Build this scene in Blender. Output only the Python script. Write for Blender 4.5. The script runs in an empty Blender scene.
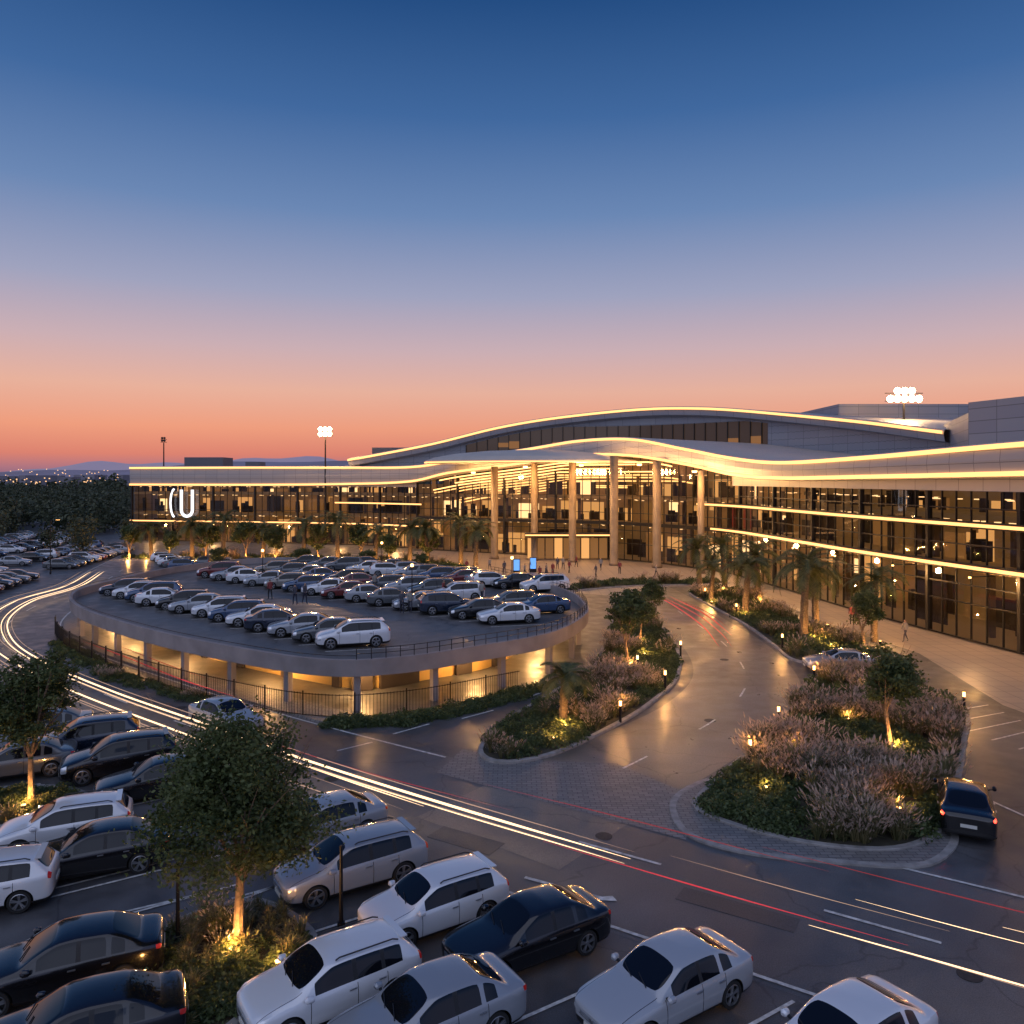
import bpy, bmesh, math, random
import numpy as np
from mathutils import Vector, Matrix
random.seed(7); rng=np.random.default_rng(7)
S=bpy.context.scene
COL=S.collection
def lin(r,g,b):
    f=lambda c:(c/255/12.92) if c/255<=.04045 else ((c/255+.055)/1.055)**2.4
    return (f(r),f(g),f(b),1)
# ---------------------------------------------------------------- materials
def mat(name,base=(.5,.5,.5),rough=.6,metal=0,emit=None,es=0,noise=None,coat=0,bump=0,spec=None):
    m=bpy.data.materials.new(name); m.use_nodes=True
    nt=m.node_tree; b=nt.nodes['Principled BSDF']
    b.inputs['Base Color'].default_value=(*base[:3],1)
    b.inputs['Roughness'].default_value=rough; b.inputs['Metallic'].default_value=metal
    b.inputs['Coat Weight'].default_value=coat
    if spec is not None: b.inputs['Specular IOR Level'].default_value=spec
    if emit: 
        b.inputs['Emission Color'].default_value=(*emit[:3],1); b.inputs['Emission Strength'].default_value=es
    if noise:   # (scale, amount)
        g=nt.nodes.new('ShaderNodeNewGeometry')
        n=nt.nodes.new('ShaderNodeTexNoise'); n.inputs['Scale'].default_value=noise[0]; n.inputs['Detail'].default_value=6
        nt.links.new(g.outputs['Position'],n.inputs['Vector'])
        r=nt.nodes.new('ShaderNodeValToRGB'); a=noise[1]
        r.color_ramp.elements[0].position=.3; r.color_ramp.elements[1].position=.7
        r.color_ramp.elements[0].color=tuple(c*(1-a) for c in base[:3])+(1,)
        r.color_ramp.elements[1].color=tuple(min(1,c*(1+a)) for c in base[:3])+(1,)
        nt.links.new(n.outputs['Fac'],r.inputs['Fac']); nt.links.new(r.outputs['Color'],b.inputs['Base Color'])
    return m
def asphalt(name,base,rough=.5):
    m=mat(name,base,rough); nt=m.node_tree; b=nt.nodes['Principled BSDF']; L=nt.links
    g=nt.nodes.new('ShaderNodeNewGeometry')
    def noise(s,d=5):
        n=nt.nodes.new('ShaderNodeTexNoise'); n.inputs['Scale'].default_value=s; n.inputs['Detail'].default_value=d; L.new(g.outputs['Position'],n.inputs['Vector']); return n
    big=noise(.12,8); mid=noise(.9,8); fine=noise(35,2)
    def ramp(src,lo,hi,p0=.3,p1=.7):
        r=nt.nodes.new('ShaderNodeMapRange'); r.inputs[1].default_value=p0; r.inputs[2].default_value=p1; r.inputs[3].default_value=lo; r.inputs[4].default_value=hi; L.new(src,r.inputs[0]); return r.outputs[0]
    def mul(a,c):
        k=nt.nodes.new('ShaderNodeMath'); k.operation='MULTIPLY'; L.new(a,k.inputs[0]); L.new(c,k.inputs[1]); return k.outputs[0]
    v=mul(mul(ramp(big.outputs['Fac'],.62,1.35),ramp(mid.outputs['Fac'],.75,1.22)),ramp(fine.outputs['Fac'],.65,1.35))
    vo=nt.nodes.new('ShaderNodeTexVoronoi'); vo.feature='DISTANCE_TO_EDGE'; vo.inputs['Scale'].default_value=.13
    ad=nt.nodes.new('ShaderNodeMixRGB'); ad.blend_type='ADD'; ad.inputs[0].default_value=1.2; L.new(g.outputs['Position'],ad.inputs[1]); L.new(mid.outputs['Color'],ad.inputs[2]); L.new(ad.outputs[0],vo.inputs['Vector'])
    v=mul(v,ramp(vo.outputs['Distance'],.6,1,0,.006))
    mx=nt.nodes.new('ShaderNodeVectorMath'); mx.operation='SCALE'; mx.inputs[0].default_value=base[:3]; L.new(v,mx.inputs['Scale'])
    L.new(mx.outputs[0],b.inputs['Base Color'])
    L.new(ramp(mid.outputs['Fac'],rough-.14,rough+.15),b.inputs['Roughness'])
    bp=nt.nodes.new('ShaderNodeBump'); bp.inputs['Strength'].default_value=.35; bp.inputs['Distance'].default_value=.01; L.new(fine.outputs['Fac'],bp.inputs['Height']); L.new(bp.outputs['Normal'],b.inputs['Normal'])
    return m
def brickmat(name,c1,c2,mortar,w,h,ms,rough=.5,uv=True,offset=0.0):
    m=mat(name,c1,rough); nt=m.node_tree; b=nt.nodes['Principled BSDF']; L=nt.links
    t=nt.nodes.new('ShaderNodeTexBrick'); t.offset=offset
    t.inputs['Color1'].default_value=(*c1,1); t.inputs['Color2'].default_value=(*c2,1); t.inputs['Mortar'].default_value=(*mortar,1)
    t.inputs['Scale'].default_value=1; t.inputs['Brick Width'].default_value=w; t.inputs['Row Height'].default_value=h; t.inputs['Mortar Size'].default_value=ms
    if uv:
        c=nt.nodes.new('ShaderNodeTexCoord'); L.new(c.outputs['UV'],t.inputs['Vector'])
    else:
        c=nt.nodes.new('ShaderNodeNewGeometry'); L.new(c.outputs['Position'],t.inputs['Vector'])
    L.new(t.outputs['Color'],b.inputs['Base Color']); return m
def emis(name,c,s):
    return mat(name,(0.02,.02,.02),.6,emit=c,es=s)
WARM=(1.0,.50,.15)
M={}
M['asphalt']=asphalt('asphalt',(.078,.080,.086),.46)
M['road']=asphalt('road_asphalt',(.094,.093,.096),.42)
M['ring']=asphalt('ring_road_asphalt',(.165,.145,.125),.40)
M['paint_w']=mat('road_paint',(.55,.55,.53),.6,noise=(5,.4))
M['kerb']=mat('kerb_concrete',(.28,.27,.26),.8,noise=(3,.25))
M['paver']=brickmat('paving_blocks',(.22,.21,.205),(.16,.155,.155),(.07,.07,.07),.4,.2,.015,.6,uv=False,offset=.5)
M['plaza']=brickmat('plaza_stone',(.33,.27,.22),(.27,.23,.20),(.13,.12,.11),1.2,1.2,.03,.38,uv=False)
M['soil']=mat('soil',(.045,.04,.025),.95,noise=(2,.4))
M['conc']=mat('concrete',(.27,.245,.245),.75,noise=(.6,.22))
M['concdeck']=asphalt('deck_surface',(.11,.105,.105),.5)
M['plaster']=mat('yellow_plaster',(.60,.40,.12),.8,noise=(.35,.4))
M['black']=mat('black_metal',(.02,.02,.022),.4,metal=.6)
M['dark']=mat('dark_frame',(.03,.028,.026),.4,metal=.5)
M['panel']=brickmat('cladding_panels',(.44,.41,.39),(.40,.38,.37),(.2,.19,.19),2.4,.9,.03,.42)
M['panelup']=brickmat('upper_cladding',(.30,.31,.34),(.26,.27,.31),(.15,.16,.18),3.0,1.1,.04,.45)
M['white']=mat('white_render',(.50,.45,.40),.5,noise=(.4,.08))
M['column']=mat('column_stone',(.15,.11,.075),.55,noise=(.8,.25))
M['strip']=emis('led_strip',(1.0,.46,.15),2.4)
M['stripw']=emis('canopy_light_bar',(1.0,.50,.16),3.2)
M['lampw']=emis('lamp_warm',(1.0,.50,.16),9)
M['flood']=emis('floodlight_lens',(1.0,.66,.34),60)
M['i0']=emis('interior_glow_dim',(1.0,.42,.11),.24)
M['i1']=emis('interior_glow_warm',(1.0,.47,.14),.95)
M['i2']=emis('interior_glow_bright',(1.0,.60,.27),2.3)
M['i3']=mat('interior_dark_wall',(.04,.03,.025),.7)
M['i4']=emis('interior_glow_red',(1.0,.10,.04),.22)
M['i5']=emis('sign_white',(.95,.95,1.0),1.6)
M['slab']=mat('glowing_interior_slab',(.3,.22,.15),.7,emit=WARM,es=.08)  # warm emission in the slab stands in for interior lighting
M['screen']=emis('blue_screen',(.15,.4,1.0),1.2)
M['trailw']=emis('light_trail_white',(1.0,.66,.38),2.3)
M['trailr']=emis('light_trail_red',(1.0,.06,.08),.6)
M['trailr2']=emis('light_trail_dim_red',(1.0,.08,.09),.26)
M['trailw2']=emis('light_trail_faint',(1.0,.62,.42),.55)
def glassmat():
    m=bpy.data.materials.new('facade_glass'); m.use_nodes=True; nt=m.node_tree; nt.nodes.clear(); L=nt.links
    o=nt.nodes.new('ShaderNodeOutputMaterial'); mx=nt.nodes.new('ShaderNodeMixShader'); t=nt.nodes.new('ShaderNodeBsdfTransparent'); g=nt.nodes.new('ShaderNodeBsdfGlossy')
    t.inputs[0].default_value=(.76,.73,.68,1); g.inputs[0].default_value=(.9,.92,1,1); g.inputs['Roughness'].default_value=.03
    f=nt.nodes.new('ShaderNodeFresnel'); f.inputs[0].default_value=1.6
    L.new(f.outputs[0],mx.inputs[0]); L.new(t.outputs[0],mx.inputs[1]); L.new(g.outputs[0],mx.inputs[2]); L.new(mx.outputs[0],o.inputs[0]); return m
M['glass']=glassmat()
def leafmat(name,c1,c2,trans=.25):
    m=mat(name,c1,.6); nt=m.node_tree; b=nt.nodes['Principled BSDF']; L=nt.links
    g=nt.nodes.new('ShaderNodeNewGeometry'); n=nt.nodes.new('ShaderNodeTexNoise'); n.inputs['Scale'].default_value=1.6; n.inputs['Detail'].default_value=3
    L.new(g.outputs['Position'],n.inputs['Vector'])
    mx=nt.nodes.new('ShaderNodeMath'); mx.operation='MULTIPLY_ADD'; mx.inputs[1].default_value=.45; L.new(g.outputs['Random Per Island'],mx.inputs[0]); L.new(n.outputs['Fac'],mx.inputs[2])
    r=nt.nodes.new('ShaderNodeValToRGB'); r.color_ramp.elements[0].position=.45; r.color_ramp.elements[1].position=.95
    r.color_ramp.elements[0].color=(*c1,1); r.color_ramp.elements[1].color=(*c2,1)
    L.new(mx.outputs[0],r.inputs['Fac']); L.new(r.outputs['Color'],b.inputs['Base Color'])
    tr=nt.nodes.new('ShaderNodeBsdfTranslucent'); L.new(r.outputs['Color'],tr.inputs[0])
    ms=nt.nodes.new('ShaderNodeMixShader'); ms.inputs[0].default_value=trans
    o=nt.nodes['Material Output']; L.new(b.outputs[0],ms.inputs[1]); L.new(tr.outputs[0],ms.inputs[2]); L.new(ms.outputs[0],o.inputs[0]); return m
M['leaf']=leafmat('tree_leaves',(.035,.06,.016),(.13,.155,.045))
M['leafd']=leafmat('distant_leaves',(.025,.04,.02),(.09,.10,.045),.1)
M['palm']=leafmat('palm_leaves',(.045,.065,.02),(.13,.135,.045),.3)
M['grass']=leafmat('grass_blades',(.08,.095,.035),(.22,.19,.09))
M['plume']=leafmat('grass_plumes',(.30,.23,.18),(.52,.41,.33))
M['shrub']=leafmat('shrub_leaves',(.03,.055,.018),(.10,.135,.045))
M['bark']=mat('bark',(.18,.125,.08),.9,noise=(8,.45))
M['palmbark']=mat('palm_bark',(.11,.08,.05),.95,noise=(9,.5))
# ---------------------------------------------------------------- mesh helpers
def mkobj(name,me,parent=None,loc=(0,0,0),rot=0,scale=1):
    o=bpy.data.objects.new(name,me); COL.objects.link(o); o.location=loc; o.rotation_euler=(0,0,rot)
    o.scale=(scale,)*3 if not hasattr(scale,'__len__') else scale
    if parent: o.parent=parent
    return o
def empty(name,loc=(0,0,0)):
    return mkobj(name,None,None,loc)
class MB:
    def __init__(s): s.v=[];s.f=[];s.m=[]
    def quad(s,a,b,c,d,m=0):
        n=len(s.v); s.v+= [a,b,c,d]; s.f.append((n,n+1,n+2,n+3)); s.m.append(m)
    def poly(s,pts,m=0):
        n=len(s.v); s.v+=list(pts); s.f.append(tuple(range(n,n+len(pts)))); s.m.append(m)
    def box(s,c,size,m=0,rz=0,M4=None):
        n=len(s.v); hx,hy,hz=[k/2 for k in size]; ca,sa=math.cos(rz),math.sin(rz)
        for z in(-hz,hz):
            for x,y in((-hx,-hy),(hx,-hy),(hx,hy),(-hx,hy)):
                p=(c[0]+x*ca-y*sa,c[1]+x*sa+y*ca,c[2]+z)
                if M4 is not None: p=tuple(M4@Vector((x,y,z)))
                s.v.append(p)
        for f in((0,3,2,1),(4,5,6,7),(0,1,5,4),(1,2,6,5),(2,3,7,6),(3,0,4,7)):
            s.f.append(tuple(n+i for i in f)); s.m.append(m)
    def beam(s,a,b,w,h,m=0):  # box from a to b
        a=Vector(a);b=Vector(b);d=(b-a);L=d.length
        if L<1e-6:return
        q=d.to_track_quat('X','Z').to_matrix().to_4x4(); q.translation=(a+b)/2
        s.box((0,0,0),(L,w,h),m,M4=q)
    def tube(s,pts,rad,seg=6,m=0,cap=True):
        n0=len(s.v); P=[Vector(p) for p in pts]; N=len(P)
        for i,p in enumerate(P):
            d=(P[min(i+1,N-1)]-P[max(i-1,0)]).normalized()
            a=d.orthogonal() if abs(d.z)>.9 else d.cross(Vector((0,0,1)))
            if abs(d.z)>.9: a=Vector((1,0,0))-d*d.x
            a.normalize(); b=d.cross(a); r=rad[i] if hasattr(rad,'__len__') else rad
            for k in range(seg):
                t=2*math.pi*k/seg; s.v.append(tuple(p+a*(r*math.cos(t))+b*(r*math.sin(t))))
        for i in range(N-1):
            for k in range(seg):
                s.f.append((n0+i*seg+k,n0+i*seg+(k+1)%seg,n0+(i+1)*seg+(k+1)%seg,n0+(i+1)*seg+k)); s.m.append(m)
        if cap:
            s.f.append(tuple(n0+k for k in range(seg))[::-1]); s.m.append(m)
            s.f.append(tuple(n0+(N-1)*seg+k for k in range(seg))); s.m.append(m)
    def mesh(s,name,mats,smooth=False):
        me=bpy.data.meshes.new(name); me.from_pydata(s.v,[],s.f)
        for k in mats: me.materials.append(k)
        me.polygons.foreach_set('material_index',s.m)
        if smooth: me.polygons.foreach_set('use_smooth',[True]*len(s.f))
        me.update(); return me
    def obj(s,name,mats,parent=None,smooth=False,**k):
        return mkobj(name,s.mesh(name,mats,smooth),parent,**k)
def quads_np(name,V,nq,mi,mats):
    me=bpy.data.meshes.new(name); me.vertices.add(len(V)); me.vertices.foreach_set('co',V.astype(np.float32).ravel())
    me.loops.add(nq*4); me.loops.foreach_set('vertex_index',np.arange(nq*4,dtype=np.int32))
    me.polygons.add(nq); me.polygons.foreach_set('loop_start',np.arange(0,nq*4,4,dtype=np.int32))
    me.polygons.foreach_set('material_index',mi.astype(np.int32))
    for k in mats: me.materials.append(k)
    me.update(calc_edges=True); me.validate(); return me
def catmull(P,step,closed=False):
    P=np.array(P,float); n=len(P); out=[]
    for i in range(n if closed else n-1):
        g=lambda k:P[k%n] if closed else P[min(max(k,0),n-1)]
        p0,p1,p2,p3=g(i-1),g(i),g(i+1),g(i+2)
        if not closed and i==0: p0=2*p1-p2
        if not closed and i==n-2: p3=2*p2-p1
        for t in np.linspace(0,1,16,endpoint=False):
            out.append(.5*((2*p1)+(-p0+p2)*t+(2*p0-5*p1+4*p2-p3)*t*t+(-p0+3*p1-3*p2+p3)*t**3))
    out.append(P[0] if closed else P[-1]); out=np.array(out)
    d=np.r_[0,np.cumsum(np.linalg.norm(np.diff(out[:,:2],axis=0),axis=1))]
    N=max(2,int(round(d[-1]/step))+1); s=np.linspace(0,d[-1],N)
    R=np.stack([np.interp(s,d,out[:,k]) for k in range(out.shape[1])],1)
    return (R[:-1],s[:-1]) if closed else (R,s)
def normals(C,closed=False):
    if closed: T=np.roll(C[:,:2],-1,0)-np.roll(C[:,:2],1,0)
    else: T=np.gradient(C[:,:2],axis=0)
    T/=np.linalg.norm(T,axis=1)[:,None]+1e-9
    return np.stack([T[:,1],-T[:,0]],1)
def loft(name,rows,material,parent=None,closed=False,s=None):
    rows=[np.asarray(r,float) for r in rows]; N=len(rows[0]); R=len(rows)
    V=np.concatenate(rows); F=[];UV=[]
    if s is None: s=np.r_[0,np.cumsum(np.linalg.norm(np.diff(rows[0][:,:2],axis=0),axis=1))]
    vc=[np.zeros(N)]
    for r in range(1,R): vc.append(vc[-1]+np.linalg.norm(rows[r]-rows[r-1],axis=1))
    for r in range(R-1):
        for i in range(N if closed else N-1):
            j=(i+1)%N; F.append((r*N+i,r*N+j,(r+1)*N+j,(r+1)*N+i))
            sj=s[j] if j else s[-1]+1
            UV+=[s[i],vc[r][i],sj,vc[r][i],sj,vc[r+1][i],s[i],vc[r+1][i]]
    me=bpy.data.meshes.new(name); me.from_pydata(V.tolist(),[],F); me.materials.append(material)
    uv=me.uv_layers.new(name='UV'); uv.data.foreach_set('uv',UV); me.update()
    return mkobj(name,me,parent)
def row(C,Nn,off,z):
    off=np.broadcast_to(off,len(C)); z=np.broadcast_to(z,len(C))
    return np.column_stack([C[:,0]+Nn[:,0]*off,C[:,1]+Nn[:,1]*off,z])
def sheet(name,pts,z,material,parent=None):
    mb=MB(); mb.poly([(x,y,z) for x,y in pts]); o=mb.obj(name,[material],parent)
    if o.data.polygons[0].normal.z<0: o.data.flip_normals()
    return o
# ---------------------------------------------------------------- camera, sky
cd=bpy.data.cameras.new('camera'); cam=mkobj('camera',cd,None,(0,0,12.5)); cam.rotation_euler=(math.pi/2,0,0)
cd.lens=28.125; cd.sensor_width=36; cd.shift_y=-34/1024; cd.clip_end=9000; cd.clip_start=.2; S.camera=cam
W=bpy.data.worlds.new('World'); S.world=W; W.use_nodes=True; nt=W.node_tree; L=nt.links
bg=nt.nodes['Background']; tc=nt.nodes.new('ShaderNodeTexCoord'); sp=nt.nodes.new('ShaderNodeSeparateXYZ'); L.new(tc.outputs['Generated'],sp.inputs[0])
def skyramp(stops):
    cr=nt.nodes.new('ShaderNodeValToRGB'); E=cr.color_ramp
    while len(E.elements)<len(stops): E.elements.new(.5)
    for e,(p,c) in zip(E.elements,stops): e.position=p; e.color=lin(*c)
    L.new(sp.outputs['Z'],cr.inputs['Fac']); return cr
west=skyramp([(0,(122,98,122)),(.010,(160,112,130)),(.028,(216,128,112)),(.06,(236,156,126)),(.105,(230,176,156)),(.155,(202,174,180)),(.22,(158,162,190)),(.31,(106,135,180)),(.41,(64,104,158)),(.52,(32,74,128)),(.75,(32,64,120)),(1,(34,64,120))])
east=skyramp([(0,(84,98,134)),(.06,(112,124,164)),(.16,(142,150,190)),(.30,(122,142,190)),(.5,(76,108,164)),(.75,(46,80,138)),(1,(34,64,120))])
az=nt.nodes.new('ShaderNodeMapRange'); az.interpolation_type='SMOOTHSTEP'; az.inputs[1].default_value=-.35; az.inputs[2].default_value=.5; L.new(sp.outputs['Y'],az.inputs[0])
mxs=nt.nodes.new('ShaderNodeMixRGB'); L.new(az.outputs[0],mxs.inputs[0]); L.new(east.outputs[0],mxs.inputs[1]); L.new(west.outputs[0],mxs.inputs[2])
sky=nt.nodes.new('ShaderNodeTexSky'); sky.sky_type='NISHITA'; sky.sun_disc=False; sky.sun_elevation=math.radians(1); sky.sun_rotation=math.radians(-25)
ad=nt.nodes.new('ShaderNodeMixRGB'); ad.blend_type='ADD'; ad.inputs[0].default_value=.0015
L.new(mxs.outputs[0],ad.inputs[1]); L.new(sky.outputs[0],ad.inputs[2]); L.new(ad.outputs[0],bg.inputs[0]); bg.inputs[1].default_value=1
sl=bpy.data.lights.new('sky_fill','SUN'); sl.energy=.9; sl.angle=math.radians(100); sl.color=(.88,.89,1.0)  # wide soft fill added as extra skylight; at dusk no sun is up
so=mkobj('sky_fill',sl,None,(0,0,60)); so.rotation_euler=(math.radians(38),0,math.radians(-25))
S.view_settings.view_transform='Standard'; S.view_settings.look='None'; S.view_settings.exposure=0
# ---------------------------------------------------------------- ground
g=MB(); g.quad((-4000,-500,0),(4000,-500,0),(4000,6000,0),(-4000,6000,0)); g.obj('ground',[M['asphalt']])
RC,RS=catmull([(-62,140),(-54,112),(-49,95),(-47,80),(-42,66),(-34,55.5),(-24,46.5),(-14,38.5),(-4,31.5),(6,25),(16,18.5),(30,9.5)],1.0)
RN=-normals(RC)
loft('main_road',[row(RC,RN,-4.3,.004),row(RC,RN,4.3,.004)],M['road'])
GC,GS=catmull([(-1,27.5),(2.6,32),(6.5,36.5),(11.2,42.5),(14.6,50),(15.9,60),(15.6,72),(15.2,88),(13,100)],1.0); GN=normals(GC)
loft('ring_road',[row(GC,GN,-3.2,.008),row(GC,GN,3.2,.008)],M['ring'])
sheet('plaza_pavement',[(-30,128),(-30,112),(-12,101),(2,90),(12,84),(16,92),(26,92),(29.5,103),(21,117),(10,126),(0,131),(-14,138)],.012,M['plaza'])
sheet('pavement',[(26.5,90),(27,70),(29,57),(27,44),(30,25),(44,25),(36.2,56),(32.6,73),(30.4,89)],.012,M['plaza'])
i0=np.where(RC[:,1]<78)[0][0]; i1=np.where(RC[:,0]>-11.5)[0][0]
C=RC[i0:i1];Nn=RN[i0:i1]
loft('road_pavement',[row(C,Nn,4.32,0),row(C,Nn,4.35,.12),row(C,Nn,6.3,.12),row(C,Nn,6.32,0)],M['paver'])
sheet('block_paving',[(-3.2,33.9),(-2.3,36.8),(1.6,35.3),(4.6,35.0),(7.2,31.3),(6.0,27.6)],.016,M['paver'])
# ---- road markings (one object)
mk=MB()
def line(p,q,w=.12,z=.022):
    p=Vector((*p,0));q=Vector((*q,0)); d=(q-p).normalized(); n=Vector((-d.y,d.x,0))*w/2
    mk.quad(tuple(p+n+Vector((0,0,z))),tuple(p-n+Vector((0,0,z))),tuple(q-n+Vector((0,0,z))),tuple(q+n+Vector((0,0,z))))
def along(C,N,off,w=.12,z=.022,dash=None):
    P=row(C,N,off,z);Q=row(C,N,off+w,z)
    for i in range(len(P)-1):
        if dash and (i%(dash[0]+dash[1]))>=dash[0]: continue
        mk.quad(tuple(P[i]),tuple(P[i+1]),tuple(Q[i+1]),tuple(Q[i]))
along(RC,RN,-4.1); along(RC,RN,0,dash=(3,5)); 
j0=np.where(RC[:,0]>7)[0][0]; along(RC[j0:],RN[j0:],4.0); along(RC[i0:i1+8],RN[i0:i1+8],4.05)
along(GC[9:],GN[9:],0,.11,dash=(2,5))
H=math.radians(213); hd=Vector((math.cos(H),math.sin(H)))
rowd=Vector((.815,-.58)); 
base=Vector((-2.1,22.4))
for k in range(-5,6):
    c=base+rowd*(1.65+3.25*k); line((c+hd*-2.6),(c+hd*2.7),.1)
for k in range(-4,3):
    c=Vector((-4.2,19.0))+rowd*(1.5+3.0*k); line((c+hd*-2.2),(c+hd*2.9),.1)
for k in range(5):
    c=Vector((-13.2,25.5))+rowd*(1.2-2.8*k); line(c+hd*-2.5,c+hd*2.5,.1)
line((-9.2,22.5),(-5.2,26.5),.1); line((-13,22),(-9,24.2),.1)
for a,b in [((-5.8,42.2-3.2),(-4.2,40.6)),((-2.6,41.5),(-1,43)),((.9,45.5),(2.2,47.2)),((-8,36.6),(-6.6,37.8))]: line(a,b)
for k in range(6):
    line((21.5+k*.45,42-k*1.3),(26.2,44-k*1.4),.1)
line((18.5,31),(20,26)); line((22,28),(22.9,21)); 
mk.poly([(2.0,23.7,.024),(3.1,23.6,.024),(3.0,23.9,.024)]); line((2.7,23.75),(.4,25.0),.14,.026)
mk.obj('road_marking',[M['paint_w']])
mh=MB()
for x,y in((-7.5,33.2),(3.2,27.9),(11.5,20.1),(-18,43.5),(10.2,41.2),(14.6,55),(-10.4,25.6),(1.0,38.6)):
    mh.tube([(x,y,.009),(x,y,.018)],.3,20,0); 
mh.obj('manhole_cover',[mat('cast_iron',(.045,.045,.045),.55,metal=.4,noise=(12,.4))])
pt=MB()
for x,y,a,w,h in((-1.6,27.6,-.55,2.6,1.0),(6.5,23.2,-.55,3.4,.8),(-20,44.5,-.7,3.5,1.0),(-9.0,28.4,-.6,2.4,1.2)):
    pt.box((x,y,.008),(w,h,.009),0,a)
pt.obj('asphalt_patch',[asphalt('patched_asphalt',(.066,.066,.070),.5)])
# ---------------------------------------------------------------- vegetation
def unit(n):
    v=rng.normal(size=(n,3)); return v/np.linalg.norm(v,axis=1)[:,None]
def leaf_quads(P,size,asp=.6,up=.3):
    n=len(P); a=unit(n); a[:,2]*=.7; a/=np.linalg.norm(a,axis=1)[:,None]; b=np.cross(a,unit(n)); b/=np.linalg.norm(b,axis=1)[:,None]+1e-9
    s=(size*rng.uniform(.6,1.3,n))[:,None]
    A=a*s;B=b*s*asp
    return np.stack([P-A,P-B*.9+A*.1,P+A,P+B*.9+A*.1],1)
def trunk(mb,h,r,crown_c,crown_r,nl,seed):
    rr=random.Random(seed)
    bend=Vector((rr.uniform(-.25,.25),rr.uniform(-.25,.25),0))
    top=Vector((0,0,h))+bend
    mb.tube([(0,0,-.05),tuple(bend*.15+Vector((0,0,h*.33))),tuple(bend*.6+Vector((0,0,h*.7))),tuple(top)],[r*1.35,r,r*.85,r*.7],8,0)
    for i in range(nl):
        a=2*math.pi*i/nl+rr.uniform(-.4,.4); rad=crown_r*rr.uniform(.45,.8)
        e=Vector((math.cos(a)*rad,math.sin(a)*rad,crown_c+rr.uniform(-.3,.9)*crown_r*.6)); m_=(top*.6+e*.4)+Vector((0,0,.15))
        st=top-Vector((0,0,rr.uniform(0,.3)*h))
        mb.tube([tuple(st),tuple(m_),tuple(e)],[r*.5,r*.3,r*.1],5,0)
        for _ in range(2):
            e2=e+Vector((rr.uniform(-.5,.5),rr.uniform(-.5,.5),rr.uniform(0,.6)))*crown_r*.5
            mb.tube([tuple(m_),tuple((m_+e2)/2+Vector((0,0,.08))),tuple(e2)],[r*.22,r*.14,r*.05],4,0)
def tree_mesh(name,H,cr_,cz,ch,th,r,ncl,nlf,ls,seed,lm='leaf'):
    global rng
    rng=np.random.default_rng(seed)
    mb=MB(); trunk(mb,th,r,cz,cr_,7,seed)
    nl=8; LO=unit(nl)*np.array([cr_*.45,cr_*.45,ch*.45])+np.array([0,0,cz]); LR=rng.uniform(.42,.62,nl); LO[0]=(0,0,cz+ch*.35); LR[0]=.6
    u=unit(ncl); rad=rng.uniform(.2,1,ncl)**.5; w=rng.integers(nl,size=ncl)
    C=LO[w]+u*(rad*LR[w])[:,None]*np.array([cr_,cr_,ch])
    low=C[:,2]<th*.85; C[low,2]=th*.85+rng.uniform(0,.9,low.sum())
    P=[]
    for c in C:
        sz=cr_*rng.uniform(.07,.17); n=int(nlf*rng.uniform(.6,1.3))
        P.append(c+rng.normal(size=(n,3))*np.array([sz,sz,sz*.6]))
    P=np.concatenate(P); Q=leaf_quads(P,ls)
    n0=len(mb.v); mb.v+=[tuple(x) for x in Q.reshape(-1,3).tolist()]; nq=len(Q)
    mb.f+=[(n0+4*i,n0+4*i+1,n0+4*i+2,n0+4*i+3) for i in range(nq)]; mb.m+=[1]*nq
    return mb.mesh(name,[M['bark'],M[lm]])
T_near=tree_mesh('tree_big',6.1,2.5,4.05,2.35,2.1,.13,210,165,.066,5)
T_near2=tree_mesh('tree_left',5.8,1.95,4.1,1.95,2.0,.12,120,150,.075,11)
T_mid=[tree_mesh('tree_mid%d'%i,5,1.55,3.5,1.7,1.8,.10,80,95,.09,20+i) for i in range(3)]
T_far=[tree_mesh('tree_far%d'%i,6.5,2.3,4.2,2.3,2.0,.14,55,60,.2,30+i) for i in range(3)]
def palm_mesh(seed,H=3.4,nf=24,fl=2.3):
    rr=random.Random(seed); mb=MB()
    pts=[];rad=[]; lean=rr.uniform(-.3,.3)
    for i in range(11):
        t=i/10; pts.append((lean*t*t,0,H*t-.05)); rad.append((.20-.05*t)*(1+.16*(i%2)))
    mb.tube(pts,rad,8,0); top=Vector(pts[-1])
    for k in range(nf):
        a=k*2.399+rr.uniform(-.2,.2); el=math.radians(8+74*((k*7)%nf)/nf+rr.uniform(-8,8)); L_=fl*rr.uniform(.85,1.1)
        d=Vector((math.cos(a),math.sin(a),0)); p=top.copy(); ang=el; side=Vector((-d.y,d.x,0))
        n=9
        for i in range(n):
            v=d*math.cos(ang)+Vector((0,0,math.sin(ang))); q=p+v*(L_/n)
            mb.quad(tuple(p-side*.025),tuple(p+side*.025),tuple(q+side*.02),tuple(q-side*.02),1)
            ll=.36*math.sin(math.pi*(i+1.4)/(n+1.6))
            for sd in(-1,1):
                for h_ in(0,.33,.66):
                    b0=p.lerp(q,h_); tip=b0+side*sd*ll*rr.uniform(.85,1.05)+v*ll*.8-Vector((0,0,.25*ll))
                    mb.quad(tuple(b0),tuple(b0+v*.075),tuple(tip+v*.02),tuple(tip),1)
            p=q; ang-=math.radians(rr.uniform(10,16))
    return mb.mesh('palm',[M['palmbark'],M['palm']])
PALM=[palm_mesh(1,3.2,24,2.3),palm_mesh(2,2.8,22,2.1),palm_mesh(3,3.7,26,2.4)]
PALM_S=palm_mesh(5,2.0,20,1.6)
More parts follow.
